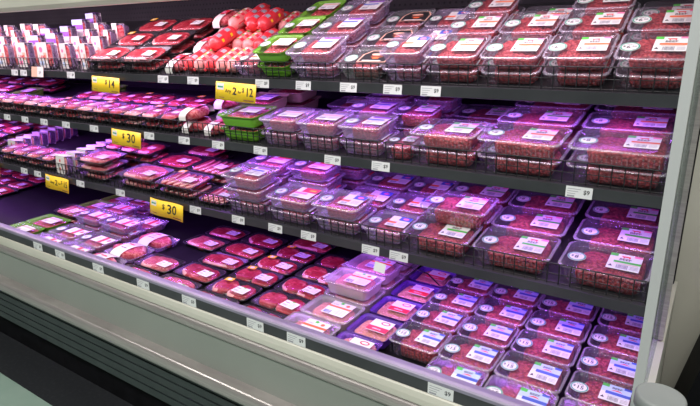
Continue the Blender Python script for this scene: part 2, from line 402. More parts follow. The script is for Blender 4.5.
def slices_mesh(W_, D, m, seed, count=5):
    """overlapping thin slices leaning on each other, with a pale edge"""
    mb = MB(); rnd = random.Random(seed); step = W_ * .86 / count
    for i in range(count):
        x = -W_ * .43 + step * (i + .5); n = 14
        for f0, z, mm in ((1.0, 0, m),):
            r0 = []; r1 = []; r2 = []
            for q in range(n):
                a = 2 * math.pi * q / n; k = 1 + rnd.uniform(-.04, .04)
                px, py = step * .72 * k * math.cos(a), D * .42 * k * math.sin(a)
                sl = .16 * px
                r0.append((x + px * .95, py * .95, .004)); r1.append((x + px, py, .016 + sl)); r2.append((x + px * .8, py * .92, .020 + sl + .002 * rnd.random()))
            b = len(mb.v); mb.v += r0 + r1 + r2
            for k in (0, 1):
                for q in range(n):
                    j = (q + 1) % n
                    pale = k == 1 and (q <= 3 or q >= n - 4)
                    mb.face([b + k * n + q, b + k * n + j, b + (k + 1) * n + j, b + (k + 1) * n + q], 'fat' if pale else m, True)
            mb.face([b + 2 * n + q for q in range(n)], m)
    return mb.mesh('meat_slices')

def barcode(mb, x0, x1, y0, y1, z, m='grey_ink'):
    rnd = random.Random(int((x1 - x0) * 1e5)); x = x0
    while x < x1:
        w = rnd.choice((.0006, .001, .0016)); mb.poly(rect(x, min(x + w, x1), y0, y1), z, m); x += w + rnd.choice((.0006, .001))
def label_mesh(kind):
    mb = MB(); z = .0007; e = .00012
    def base(w, h, m='white'): mb.box(-w / 2, w / 2, -h / 2, h / 2, 0, z, m)
    if kind in ('orange', 'greenb', 'blueb'):
        w, h = .066, .070
        base(w, h)
        if kind == 'blueb': mb.poly(rect(-w / 2, w / 2, 0.002, h / 2), z + e, 'paleblue')
        mb.poly(rect(-w / 2, -w / 2 + .016, h / 2 - .013, h / 2), z + 2 * e, 'green')
        mb.poly(rect(w / 2 - .017, w / 2, h / 2 - .009, h / 2), z + 2 * e, 'blue' if kind == 'blueb' else 'pink')
        if kind != 'blueb':
            mb.poly([(x * .020, .023 + y * .016) for x, y in COW], z + 2 * e, 'red')
            put_text(mb, 'BEEF', 0, .0105, z + 3 * e, .0125, 'ink')
            mb.poly(rect(-.022, w / 2, -.006, .003), z + 2 * e, 'orange' if kind == 'orange' else 'green')
        else:
            put_text(mb, 'BEEF', .001, .022, z + 3 * e, .0115, 'ink')
            mb.poly([(-.012, .008), (-.006, .014), (.002, .016), (.010, .014), (.015, .008), (.009, .011), (-.006, .011)], z + 3 * e, 'red')
            mb.poly(rect(-.022, w / 2, -.006, .006), z + 2 * e, 'blue')
        mb.poly(rect(-.018, .028, -.0115, -.009), z + 2 * e, 'peach' if kind != 'blueb' else 'paleblue')
        barcode(mb, -.014, .010, -.031, -.014, z + 2 * e)
        mb.poly([(-.030, -.026), (-.021, -.026), (-.0255, -.017)], z + 2 * e, 'ink')
        for k in range(3): mb.poly(rect(.014, .030, -.018 - k * .005, -.0165 - k * .005), z + 2 * e, 'grey_ink')
    elif kind in ('violetl', 'bluel'):
        w, h = .070, .066; base(w, h)
        mb.poly(rect(-w / 2 + .01, w / 2, h / 2 - .012, h / 2), z + e, 'purple' if kind == 'violetl' else 'paleblue')
        mb.poly(rect(-w / 2, w / 2 - .012, .002, .012), z + e, 'blue')
        put_text(mb, 'MINCE', 0, -.006, z + e, .009, 'grey_ink')
        barcode(mb, -.028, -.004, -.029, -.014, z + e)
        for k in range(3): mb.poly(rect(.004, .028, -.018 - k * .005, -.0165 - k * .005), z + e, 'grey_ink')
    elif kind == 'orangeb':      # blue top, orange lower
        w, h = .072, .070; base(w, h)
        mb.poly(rect(-.006, w / 2, .008, h / 2), z + e, 'blue'); mb.poly(disc(.016, .022, .011, 18, .6), z + 2 * e, 'pink')
        mb.poly(rect(-w / 2, -.004, -.016, -.003), z + e, 'orange'); barcode(mb, -.030, -.006, -.032, -.019, z + e)
        for k in range(4): mb.poly(rect(.002, .030, -.006 - k * .006, -.0045 - k * .006), z + e, 'grey_ink')
    elif kind == 'redl':
        w, h = .080, .074; base(w, h, 'white')
        mb.poly(rect(-.020, w / 2, .004, h / 2), z + e, 'red'); mb.poly(rect(-w / 2, .012, -.012, 0), z + e, 'pink')
        mb.poly(rect(.004, .030, .016, .026), z + 2 * e, 'yprint'); barcode(mb, -.034, -.008, -.034, -.018, z + e)
    elif kind == 'pinkl':        # logo label of the violet trays
        w, h = .075, .072; base(w, h, 'white')
        mb.poly(rect(-w / 2, w / 2, -.034, -.006), z + e, 'red'); mb.poly(disc(.010, .020, .017, 20, .62), z + e, 'red')
        mb.poly(disc(.010, .020, .012, 20, .5), z + 2 * e, 'white'); put_text(mb, 'mince', -.002, -.020, z + 2 * e, .013, 'white')
    elif kind == 'creaml':       # orange strip and small green square
        w, h = .080, .078; base(w, h)
        mb.poly(rect(-w / 2, w / 2, .002, .013), z + e, 'orange'); mb.poly(rect(-.012, .000, .026, .038), z + e, 'green'); mb.poly(disc(.018, .025, .007, 12), z + e, 'orange')
        put_text(mb, 'PORK', -.024, .020, z + e, .010, 'grey_ink')
        barcode(mb, -.036, -.010, -.036, -.018, z + e, 'blue')
        for k in range(4): mb.poly(rect(-.002, .034, -.008 - k * .007, -.0062 - k * .007), z + e, 'grey_ink')
    elif kind == 'whitered':
        w, h = .100, .050; base(w, h)
        mb.poly(rect(-.006, .016, -h / 2, h / 2), z + e, 'red'); mb.poly(disc(.034, .004, .009, 12), z + e, 'red')
        for k in range(3): mb.poly(rect(-.036, -.018, .008 - k * .008, .0105 - k * .008), z + e, 'grey_ink')
    elif kind == 'weigh':        # plain weigh label on the steak trays
        w, h = .062, .042; base(w, h)
        mb.poly(rect(-.004, .010, .0155, .021), z + e, 'green'); barcode(mb, -.026, -.004, -.014, -.004, z + e)
        for k in range(4): mb.poly(rect(.000, .026, .008 - k * .007, .0098 - k * .007), z + e, 'grey_ink')
        mb.poly(rect(-.026, -.006, .004, .010), z + e, 'grey_ink')
    elif kind == 'greenl':       # white label across the green trays
        w, h = .080, .055; base(w, h); mb.poly(rect(-w / 2, w / 2, .010, .020), z + e, 'peach'); barcode(mb, -.034, -.010, -.022, -.006, z + e)
        for k in range(3): mb.poly(rect(.0, .034, -.005 - k * .006, -.0034 - k * .006), z + e, 'grey_ink')
    elif kind == 'burger':
        w, h = .098, .074
        pts = [(-w / 2, -h / 2), (w / 2, -h / 2), (w / 2, h * .12), (w * .34, h * .46), (-w * .30, h * .46), (-w / 2, h * .12)]
        mb.poly(pts, z, 'peach'); mb.poly([(x * .91, y * .91) for x, y in pts], z + e, 'ink')
        mb.poly(disc(.004, -.002, .022, 20, .55), z + 2 * e, 'brown'); mb.poly(disc(.0, .010, .020, 20, .35), z + 3 * e, 'peach')
        mb.poly(disc(.004, -.012, .012, 14, .5), z + 3 * e, 'orange'); mb.poly(rect(-.034, .030, -.031, -.026), z + 2 * e, 'offwhite')
    return mb.mesh('product_label')
def badge_mesh(t):
    mb = MB(); e = .00012
    mb.rings([[(x, y, z) for x, y in disc(0, 0, .0205, 32)] for z in (0, .0007)], 'white', smooth=False)
    ro, ri = disc(0, 0, .0198, 32), disc(0, 0, .0166, 32); b = len(mb.v)
    mb.v += [(x, y, .0007 + e) for x, y in ro] + [(x, y, .0007 + e) for x, y in ri]
    for i in range(32):
        j = (i + 1) % 32; mb.face([b + i, b + j, b + 32 + j, b + 32 + i], 'ring')
    z_ = .0007 + 2 * e
    num = t[1:].split('.')[0]; c = '50' if '.' in t else ''
    put_text(mb, '$', -.0095 if len(num) == 1 and not c else -.0115, .001, z_, .0115, 'ink')
    put_text(mb, num, (.0 if len(num) == 1 else .002) + (-.0025 if c else 0), -.0022, z_, .0190, 'ink', sx=.95)
    if c: put_text(mb, c, .0085, .001, z_, .0095, 'ink')
    put_text(mb, '2 FOR' if t == '$15' else 'ONLY', 0, .0105, .0007 + 2 * e, .0058, 'ink')
    return mb.mesh('price_sticker')
def ysticker_mesh():
    mb = MB(); mb.box(-.018, .018, -.012, .012, 0, .0007, 'yprint'); mb.poly(disc(0, 0, .0095, 16, .8), .00085, 'white'); put_text(mb, 'SAVE', 0, 0, .001, .0065, 'ink')
    return mb.mesh('price_sticker')

# spec: tray material, meat, label kind, label pos (fractions), badge text or None, description
TRAY = {
 'orange': dict(t='clear', meat='mince', lab='orange', badge='$6.50', H=.043, d='clear beef mince tray with orange striped label'),
 'big':    dict(t='clear', meat='mince', lab='greenb', badge='$8', H=.056, d='deep wide beef mince tray with green striped label'),
 'wide':   dict(t='clear', meat='mince', lab='orange', badge='$8', H=.048, d='wide clear beef mince tray with orange label'),
 'gwide':  dict(t='clear', meat='mince', lab='greenb', badge='$8', H=.048, d='wide beef mince tray with green label'),
 'blue':   dict(t='clear', meat='mince', lab='blueb', badge='$15', H=.055, d='clear mince tray with blue striped label'),
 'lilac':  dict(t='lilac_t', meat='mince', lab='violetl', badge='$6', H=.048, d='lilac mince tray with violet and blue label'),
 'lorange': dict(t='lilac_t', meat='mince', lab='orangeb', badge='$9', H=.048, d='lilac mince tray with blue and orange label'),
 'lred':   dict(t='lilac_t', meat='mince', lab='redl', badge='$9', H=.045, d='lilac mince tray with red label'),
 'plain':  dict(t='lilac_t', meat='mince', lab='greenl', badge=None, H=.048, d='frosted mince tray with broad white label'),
 'green':  dict(t='green_t', meat='mince', lab='greenl', badge='$8', H=.050, d='bright green mince tray with white label'),
 'greenp': dict(t='green_t', meat='mince', lab='greenl', badge=None, H=.050, d='bright green mince tray without price badge'),
 'olive':  dict(t='olive_t', meat='mince', lab='violetl', badge=None, H=.050, d='olive mince tray with violet label'),
 'burger': dict(t='grey_t', meat='mince', lab='burger', badge='$7', H=.050, d='grey burger tray with black arched label'),
 'cream':  dict(t='cream_t', meat='pale_mince', lab='creaml', badge=None, H=.052, d='frosted pale mince tray with orange striped label'),
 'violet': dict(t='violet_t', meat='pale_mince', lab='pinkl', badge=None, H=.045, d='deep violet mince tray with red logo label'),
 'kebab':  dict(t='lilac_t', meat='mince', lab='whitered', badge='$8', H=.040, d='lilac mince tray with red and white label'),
}
def add(me, name, parent, loc=(0, 0, 0), rz=0):
    o = bpy.data.objects.new(name, me); COL.objects.link(o); o.parent = parent; o.location = loc; o.rotation_euler = (0, 0, rz); return o
def make_tray(kind, W_, D, seed):
    S = TRAY[kind]; H = S['H']; root = empty('meat_tray'); sc = min(1, W_ / .165)
    opaque = S['t'] in ('green_t', 'violet_t', 'olive_t')
    add(cached(('tray', S['t'], W_, D, H), lambda: tray_mesh(W_, D, H, S['t'], S['t'] == 'clear')), 'tray', root)
    v = seed % 4
    add(cached(('mince', S['meat'], W_, D, H, v), lambda: mince_mesh(W_, D, H, S['meat'], v, .10 if S['badge'] else .03, (.82 if opaque else .90), .88 if S['t'] in ('lilac_t', 'grey_t', 'cream_t') else 1)), 'mince', root)
    lid = add(cached(('lid', W_, D, H, opaque), lambda: lid_mesh(W_, D, H, 'film' if opaque else 'clear')), 'lid', root)
    lx = W_ * (.19 if S['badge'] else .12)
    lo = add(cached(('lab', S['lab']), lambda: label_mesh(S['lab'])), 'product_label', lid, (lx, .004, H + .0002))
    lo.scale = (max(.6, sc * (1.15 if W_ > .2 else 1.08)),) * 2 + (1,)
    if S['badge']:
        bo = add(cached(('badge', S['badge']), lambda: badge_mesh(S['badge'])), 'price_sticker', lid, (-W_ * .33, -.012, H + .0002)); bo.scale = (max(.75, sc) * 1.12,) * 2 + (1,)
    return root, H, S['d'], 'meat tray'
def make_steak(kind, W_, D, seed):
    """shallow black tray of cuts under cling film"""
    root = empty('steak_tray'); H = .026
    m = 'black_t'
    v = seed % 3
    def tm():
        mb = MB(); w, d = W_ / 2, D / 2
        mb.rings([rrect(w * .84, d * .82, .014, 0), rrect(w * .95, d * .94, .018, .017), rrect(w, d, .020, .0185), rrect(w, d, .020, .020), rrect(w * .955, d * .95, .018, .0195), rrect(w * .86, d * .84, .014, .004)], m)
        return mb.mesh('tray')
    add(cached(('stray', W_, D), tm), 'tray', root)
    base = kind.replace('_y', '')
    if base == 'one':
        add(cached(('one', W_, D, v), lambda: blob_mesh(-.01 * 0, 0, W_ * .445, D * .43, .020, .0045, 'steak', v + 3, fat=True, fat_span=(190 + 40 * v, 250 + 45 * v), rot=(-3, 3, 178)[v], sq=(.62, .75, .58)[v])), 'steak', root)
        d = 'black tray of one red steak'; top = .031
    elif base == 'two':
        for q, cx in enumerate((-W_ * .215, W_ * .215)):
            add(cached(('two', W_, D, v, q), lambda: blob_mesh(cx, (.004, -.004)[q], W_ * .225, D * .415, .020, .0045, 'steak', v * 2 + q + 9, fat=(v != 1), fat_span=(180, 260), rot=(4, -4, 3)[v], sq=.78)), 'steak', root)
        d = 'black tray of two red steaks'; top = .031
    elif base == 'chop':
        add(cached(('chop', W_, D, v), lambda: blob_mesh(0, 0, W_ * .44, D * .43, .019, .0045, 'marbled', v + 23, fat=True, fat_span=(150, 260), rot=v * 3, sq=.65)), 'chop', root)
        d = 'black tray of pale marbled chops'; top = .029
    else:
        add(cached(('slice', W_, D, v), lambda: slices_mesh(W_, D, 'steak' if base == 'slices' else 'marbled', v, 5)), 'meat_slices', root)
        d = 'black tray of sliced red meat'; top = .032
    def fm():
        mb = MB(); w, d_ = W_ / 2, D / 2
        mb.rings([rrect(w + .0006, d_ + .0006, .0205, .015), rrect(w + .0006, d_ + .0006, .0205, .0206), rrect(w * .86, d_ * .84, .03, top + .001), rrect(w * .5, d_ * .5, .03, top + .0035)], 'film', close_bottom=False)
        return mb.mesh('film')
    film = add(cached(('film', W_, D, top), fm), 'cling_film', root)
    lo = add(cached(('lab', 'weigh'), lambda: label_mesh('weigh')), 'product_label', film, (W_ * .27, -D * .16, top + .0036), R(-4))
    lo.scale = (min(1, W_ / .19), min(1, W_ / .19), 1)
    if kind.endswith('_y'):
        add(cached(('ys',), ysticker_mesh), 'price_sticker', film, (-W_ * .22, D * .26, top + .003), R(6)); d = d.replace('black', 'yellow-stickered')
    return root, .036, d, 'meat tray'
def make_banded(kind, W_, D, seed):
    root = empty('lamb_pack'); v = seed % 3; dark = kind == 'band_tray'
    if dark:
        def tm():
            mb = MB(); w, d = W_ / 2, D / 2
            mb.rings([rrect(w * .84, d * .82, .014, 0), rrect(w * .95, d * .94, .018, .020), rrect(w, d, .020, .0215), rrect(w, d, .020, .023), rrect(w * .955, d * .95, .018, .0225), rrect(w * .86, d * .84, .014, .004)], 'lilac_t')
            return mb.mesh('tray')
        add(cached(('btray', W_, D), tm), 'tray', root)
    add(cached(('band', W_, D, v), lambda: blob_mesh(0, 0, W_ * .43, D * .38, .034, .005, 'marbled', v + 41, fat=True, fat_span=(20, 160), rot=0, name='joint')), 'lamb_joint', root)
    def bm():
        mb = MB(); n = 16; w = W_ * .17; P = []
        for i in range(n + 1):
            a = math.pi * i / n; P.append((D * .5 * math.cos(a), .006 + .040 * math.sin(a) ** .6))
        b = len(mb.v)
        for y, z in P: mb.v += [(-w + y * .15, y, z), (w + y * .15, y, z)]
        for y, z in P: mb.v += [(-w + y * .15, y * .985, z - .0012), (w + y * .15, y * .985, z - .0012)]
        q = 2 * (n + 1)
        for i in range(n):
            mm = 'offwhite' if kind != 'band_red' else ('red' if 5 < i < 9 else 'offwhite')
            mb.face([b + 2 * i, b + 2 * i + 2, b + 2 * i + 3, b + 2 * i + 1], mm, True); mb.face([b + q + 2 * i, b + q + 2 * i + 1, b + q + 2 * i + 3, b + q + 2 * i + 2], mm, True)
        mb.poly(rect(-w * .7, w * .3, -.008, .008), .0472, 'pink' if kind == 'band_red' else 'paleblue'); mb.poly(rect(-w * .6, w * .5, -.022, -.017), .0468, 'ink'); mb.poly(rect(-w * .5, w * .6, .016, .024), .0464, 'red')
        return mb.mesh('band')
    add(cached(('bband', W_, D, kind), bm), 'paper_band', root)
    return root, .05, ('lilac lamb tray with white paper band' if dark else 'lamb joint in red and white paper band'), 'lamb pack'
def make_upright(kind, W_, Hh, seed):
    """pack standing on its edge: tray, meat bulging at the front, printed card sleeve"""
    root = empty('meat_pack'); T = .030
    def tm():
        mb = MB(); w, h = W_ / 2, Hh / 2
        Rg = [[(x, -z, y + h) for x, y, z in rrect(w * f, h * f, .014, zz)] for f, zz in ((.86, -T / 2), (.95, T / 2 - .004), (1, T / 2 - .003), (1, T / 2))]
        mb.rings(Rg, 'lilac_t'); return mb.mesh('tray')
    add(cached(('utray', W_, Hh), tm), 'tray', root)
    def mm():
        mb = MB(); w, h = W_ / 2, Hh / 2; o = Vector((seed % 3, 0, 0)); Rg = []
        for f, zz in ((.90, T / 2 + .0005), (.86, T / 2 + .004), (.7, T / 2 + .007), (.35, T / 2 + .008)):
            Rg.append([(x, -z - .002 * noise.noise(Vector((x * 50, y * 50, 0)) + o), y + h) for x, y, z in rrect(w * f, h * f, .02, zz)])
        mb.rings(Rg, 'marbled' if kind != 'thin' else 'pale_mince'); return mb.mesh('meat')
    add(cached(('umeat', W_, Hh, seed % 3, kind), mm), 'meat', root)
    def sm():
        mb = MB(); q3 = seed % 4; w = W_ * ((.20, .26, .30, .22)[q3] if kind == 'sleeve' else .40); h = Hh + .002; a = T / 2 + .0095; x0 = W_ * (-.16, .05, .12, .20)[q3] if kind == 'sleeve' else 0
        mb.box(x0 - w, x0 + w, -a - .0012, -a, -.0005, h, 'offwhite'); mb.box(x0 - w, x0 + w, T / 2 + .001, T / 2 + .0022, -.0005, h, 'offwhite')
        mb.box(x0 - w, x0 + w, -a - .0012, T / 2 + .0022, h, h + .0012, 'offwhite' if kind != 'tall' else 'purple')
        T4 = Matrix.Translation((0, -a - .0014, 0)) @ Matrix.Rotation(R(90), 4, 'X')
        if kind == 'sleeve':
            mb.poly([(x0 + x - w * .2, y + h * .72) for x, y in disc(0, 0, w * .34, 12, .8)], 0, 'pink', T4); mb.poly(rect(x0 + w * .2, x0 + w * .8, h * .3, h * .6), .0001, 'peach', T4); mb.poly(rect(x0 - w * .7, x0 + w * .1, h * .1, h * .26), .0002, ('yellow', 'paleblue', 'pink', 'paleblue')[q3], T4)
            put_text(mb, 'LAMB', x0, h * .42, .0002, w * .5, 'red', T4)
        elif kind == 'tall':
            mb.poly(rect(x0 - w, x0 + w, h * .62, h * .80), 0, 'purple', T4); mb.poly(rect(x0 - w * .8, x0 + w * .6, h * .3, h * .36), 0, 'grey_ink', T4); mb.poly(rect(x0 - w, x0 + w, h * .8, h), 0, 'paleblue', T4)
        else:
            mb.poly([(x0 + x, y + h * .72) for x, y in disc(0, 0, .008, 12)], 0, 'red', T4); mb.poly([(x0 + x, y + h * .25) for x, y in disc(0, 0, .007, 12)], 0, 'red', T4)
        return mb.mesh('sleeve')
    add(cached(('usl', W_, Hh, kind, seed % 4), sm), 'card_sleeve', root)
    d = {'sleeve': 'upright pack in white card sleeve', 'tall': 'tall pack in pale blue sleeve', 'thin': 'thin pack with red-dotted sleeve'}[kind]
    return root, Hh, d, 'meat pack'
def make_chub(kind, L_, r, seed):
    root = empty('mince_roll'); m = 'chub_red' if kind == 'red' else 'chub_pink'
    def bm():
        mb = MB(); n = 24
        prof = [(-L_ / 2, .10), (-L_ / 2 + .006, .30), (-L_ / 2 + .012, .62), (-L_ / 2 + .022, .90), (-L_ / 2 + .036, 1)] 
        prof = prof + [(-a, b) for a, b in reversed(prof)]
        Rg = []
        for y, f in prof:
            Rg.append([(r * f * (1 + (.12 * math.sin(6 * a) * (1 - f))) * math.cos(a), y, r + r * f * math.sin(a)) for a in [-2 * math.pi * i / n for i in range(n)]])
        mb.rings(Rg, m); return mb.mesh('roll')
    body = add(cached(('chub', kind, L_, r), bm), 'casing', root)
    def pm():
        mb = MB(); rr_ = r + .0005
        def patch(y0, y1, a0, a1, mm, e=0):
            n = 6; b = len(mb.v)
            for i in range(n + 1):
                a = R(a0 + (a1 - a0) * i / n); mb.v += [((rr_ + e) * math.cos(a), y0, r + (rr_ + e) * math.sin(a)), ((rr_ + e) * math.cos(a), y1, r + (rr_ + e) * math.sin(a))]
            for i in range(n): mb.face([b + 2 * i, b + 2 * i + 2, b + 2 * i + 3, b + 2 * i + 1][::-1], mm, True)
        if kind == 'red':
            for k in (-1, 1): patch(k * .026 - .011, k * .026 + .011, 42, 78, 'grey_ink'); patch(k * .026 - .012, k * .026 + .012, 92, 112, 'pink'); patch(k * .026 - .006, k * .026 + .006, -5, 20, 'yellow')
        else:
            patch(-.045, .045, 96, 128, 'orange'); patch(-.05, .05, -6, 4, 'red')
            for k in (-1, 0, 1): patch(k * .034 - .009, k * .034 + .008, 34, 62, 'red'); patch(k * .034 - .013, k * .034 - .004, 68, 86, 'green'); patch(k * .034 - .002, k * .034 + .010, 66, 84, 'offwhite')
        return mb.mesh('print')
    add(cached(('cprint', kind, r), pm), 'printed_label', body)
    def cm(sg):
        mb = MB(); y = sg * (L_ / 2)
        mb.rings([[(f * .006 * math.cos(a), y + dy * sg, r + f * .006 * math.sin(a)) for a in [-2 * math.pi * sg * i / 10 for i in range(10)]] for f, dy in ((.7, -.001), (.8, .003), (1.2, .006), (.7, .007))], m); return mb.mesh('tail')
    for sg in (-1, 1): add(cached(('ctail', L_, r, sg), lambda: cm(sg)), 'casing_end', root)
    return root, 2 * r, ('red plastic mince roll with grey squares' if kind == 'red' else 'pink and white printed mince roll'), 'mince roll'

PROTO = {}
def copy_tree(o, parent=None):
    c = o.copy(); COL.objects.link(c)
    if parent: c.parent = parent
    for ch in list(o.children): copy_tree(ch, c)
    return c
def get(kind, a, b, seed):
    key = (kind, a, b, seed % 4)
    if kind in TRAY: f = make_tray; k = kind
    elif kind.startswith('s:'): f = make_steak; k = kind[2:]; key = (kind, a, b, seed % 3)
    elif kind.startswith('band'): f = make_banded; k = kind; key = (kind, a, b, seed % 3)
    elif kind in ('sleeve', 'tall', 'thin'): f = make_upright; k = kind
    else: f = make_chub; k = kind.split(':')[1]; key = (kind, a, b, 0)
    if key in PROTO:
        r, H, d, cat = PROTO[key]; return copy_tree(r), H, d, cat
    r, H, d, cat = f(k, a, b, seed); PROTO[key] = (r, H, d, cat)
    return r, H, d, cat

ITEMS = []
rnd = random.Random(11)
cnt = [0]
def place(shelf, kind, x, s, n=1, a=.165, b=.146, row=None, w0=0, yaw=None, lean=0, only_top=False, word=None):
    """a pile of n packs at shelf coordinates (x along the shelf, s up the shelf)"""
    F, Z, t = SHELF[shelf]; w = w0
    for k in range(n):
        cnt[0] += 1
        r, H, d, cat = get(kind, a, b, cnt[0])
        jx, js = (rnd.uniform(-.0015, .0015), rnd.uniform(-.0015, .0015)) if n > 0 else (0, 0)
        y = R(rnd.uniform(-1.0, 1.0) * (2.6 if kind.startswith('s:') else 1)) if yaw is None else R(yaw)
        mt = Matrix.Translation(local(shelf, x + jx, s + js, w + .0008)) @ Matrix.Rotation(R(t + lean), 4, 'X') @ Matrix.Rotation(y, 4, 'Z')
        r.location = mt.to_translation(); r.rotation_euler = mt.to_euler()
        pos = '' if n == 1 else ('lower' if k == 0 and n == 2 else 'upper' if n == 2 else ('bottom', 'middle', 'top')[k])
        ITEMS.append(dict(o=r, shelf=shelf, d=d, cat=cat, x=x, s=s, row=row, pos=word or pos))
        w += H + .0018
RW = ('front', 'second', 'third', 'fourth', 'fifth', 'sixth', 'seventh', 'eighth', 'ninth')

# ---- top shelf
T = 'top'
for r, s in enumerate((.08, .235, .385)):
    for x in (-.656, -.487, -.318, -.1475):
        if r == 0: place(T, 'orange', x, s, 2, .163, .146, r)
        elif r == 1: place(T, 'orange', x, s, 2 if x < -.6 else 2, .163, .146, r)
        else: place(T, 'orange', x, s, 2 if x in (-.656, -.318) else 1, .163, .146, r)
for r, s in enumerate((.08, .235, .385)):
    place(T, 'lorange', -.813, s, 2 if r == 0 else 1, .140, .146, r)
    place(T, 'burger', -.970, s, (1, 1, 1)[r], .166, .146, r, w0=.0)
place(T, 'lilac', -1.156, .08, 2, .190, .146, 0); place(T, 'lilac', -1.150, .235, 2, .190, .146, 1); place(T, 'lilac', -1.150, .385, 2, .190, .146, 2)
for r, s in enumerate((.08, .235, .385)): place(T, 'green', -1.330, s, (2, 2, 2)[r], .146, .146, r)
for r, s in enumerate((.08, .235, .385)): place(T, 'lorange', -1.466, s, (1, 1, 1)[r], .118, .146, r)
for i, x in enumerate((-1.783, -1.724, -1.665, -1.606, -1.548)):
    for r in range(3):
        place(T, 'c:' + ('red', 'pink', 'red', 'pink', 'pink')[(i + r) % 5], x, .088 + .168 * r, 1, .160, .0285, r, yaw=0)
for x, s, c_ in ((-1.6945, .17, 'red'), (-1.6355, .345, 'red'), (-1.577, .345, 'red'), (-1.7535, .36, 'pink'), (-1.6945, .40, 'red')):
    place(T, 'c:' + c_, x, s, 1, .160, .0285, None, w0=.0495, yaw=0, word='resting on two others')
for x, s in ((-1.875, .07), (-1.870, .235), (-1.866, .39)): place(T, 'band_red', x, s, 1 if s < .3 else 2, .120, .140, None)
steak = {-2.34: ('one_y', 'one_y', 'one_y'), -2.09: ('one', 'one', 'one')}
for x, ks in steak.items():
    for r, s in enumerate((.075, .225, .375)):
        k = 's:' + ks[r]
        place(T, k if not (r == 0 and x < -2.2) else 's:one', x, s, 2, .235, .142, r)
def uprights(kind, x, s0, n, p, w, h, r0=0):
    for r in range(n): place(T, kind, x + rnd.uniform(-.008, .008), s0 + p * r, 1, w, h, r + r0, yaw=rnd.uniform(-13, 4), lean=-22 - rnd.uniform(0, 3))
uprights('sleeve', -2.50, .035, 4, .072, .105, .112)
uprights('sleeve', -2.665, .035, 4, .078, .115, .112)
uprights('sleeve', -2.86, .035, 1, .08, .19, .118); uprights('tall', -2.875, .12, 4, .080, .13, .128, 1)
uprights('sleeve', -3.07, .035, 1, .08, .17, .118); uprights('tall', -3.07, .12, 2, .085, .12, .118, 1)
for i, x in enumerate((-3.27, -3.45, -3.63, -3.81, -3.99, -4.17)):
    uprights('sleeve', x, .035 + .01 * (i % 2), 4, .085, .135, .112)
# ---- second shelf
T = 'second'
for i, x in enumerate((-.657, -.436, -.190)):
    ww = (.205, .226, .236)[i]
    place(T, ('gwide', 'wide', 'wide')[i], x, .08, 2, ww, .148, 0)
    place(T, ('gwide', 'gwide', 'wide')[i], x, .24, (1, 2, 2)[i], ww, .148, 1)
    place(T, ('gwide', 'gwide', 'wide')[i], x, .40, (1, 2, 2)[i], ww, .148, 2)
place(T, 'gwide', -.808, .08, 1, .094, .146, 0); 
place(T, 'gwide', -.835, .24, 2, .150, .146, 1); place(T, 'lilac', -.835, .40, 2, .150, .146, 2)
place(T, 'lilac', -.942, .08, 2, .160, .148, 0); place(T, 'lilac', -1.010, .24, 2, .180, .148, 1); place(T, 'lilac', -1.02, .40, 3, .180, .148, 2)
for i, x in enumerate((-1.282, -1.112)): place(T, 'plain', x, .08, 2, .162, .148, 0)
place(T, 'plain', -1.345, .24, 1, .18, .148, 1); place(T, 'plain', -1.185, .26, 1, .135, .148, 1); place(T, 'plain', -1.22, .42, 1, .18, .148, 2)
place(T, 'greenp', -1.475, .08, 2, .190, .150, 0); place(T, 'olive', -1.535, .24, 2, .180, .150, 1); place(T, 'olive', -1.50, .40, 2, .180, .150, 2)
place(T, 'band_red', -1.640, .085, 1, .115, .14, None); place(T, 'band_red', -1.765, .085, 2, .115, .14, None); place(T, 'band_red', -1.73, .25, 2, .13, .14, None)
kk = ('s:one', 's:slices', 's:one_y', 's:one', 's:slices', 's:one')
for i in range(8):
    x = -1.895 - .120 * i
    place(T, kk[(i * 2) % 6], x, .085, 2, .114, .146, 0); place(T, kk[(i * 2 + 1) % 6] if i not in (0, 3) else 's:one_y', x - .03, .245, 2, .114, .146, 1)
for i in range(11):
    x = -2.865 - .120 * i
    place(T, ('s:chop', 's:slices', 's:one', 's:slices')[i % 4], x, .085, 2, .114, .146, 0)
place(T, 'greenp', -2.80, .40, 1, .12, .14, 2)
for i, x in enumerate((-3.42, -3.60, -3.78, -3.96, -4.14)):
    place(T, 'greenp' if i in (0, 3) else 's:one', x, .25, 1 if i in (0, 3) else 2, .165, .146, 1); place(T, 's:one', x, .41, 2, .165, .146, 2)
# ---- third shelf
T = 'third'
for i, x in enumerate((-.415, -.178)):
    for r, s in enumerate((.08, .235, .39)): place(T, 'big', x - .006, s, 1, .216, .148, r)
place(T, 'big', -.648, .08, 1, .212, .148, 0); place(T, 'big', -.640, .40, 1, .212, .148, 2)
place(T, 'big', -.640, .235, 1, .212, .148, 1)
place(T, 'big', -.625, .165, 1, .212, .148, None, w0=.0585, word='resting across two others')
for r, s in enumerate((.08, .24, .40)): place(T, 'lorange', -.828, s, (1, 1, 1)[r], .150, .148, r)
place(T, 'lorange', -1.005, .08, 2, .185, .148, 0)
for r, s in ((1, .24), (2, .40)): place(T, 'lorange', -1.000, s, 1, .180, .148, r)
place(T, 'lred', -1.208, .08, 2, .190, .148, 0); place(T, 'lred', -1.235, .24, 3, .185, .148, 1); place(T, 'lred', -1.180, .40, 3, .170, .148, 2)
place(T, 'lilac', -1.420, .08, 3, .190, .148, 0); place(T, 'lred', -1.440, .24, 3, .185, .148, 1); place(T, 'lred', -1.39, .40, 2, .185, .148, 2)
place(T, 's:slices', -1.605, .08, 1, .155, .146, 0); place(T, 's:slices_y', -1.815, .085, 2, .225, .150, 0); place(T, 's:chop', -2.075, .085, 2, .245, .150, 0)
place(T, 's:chop', -2.395, .085, 3, .225, .150, 0); 
place(T, 's:slices', -1.80, .25, 2, .235, .150, 1); place(T, 's:one', -2.040, .25, 2, .220, .150, 1); place(T, 's:one', -2.02, .41, 2, .220, .150, 2)
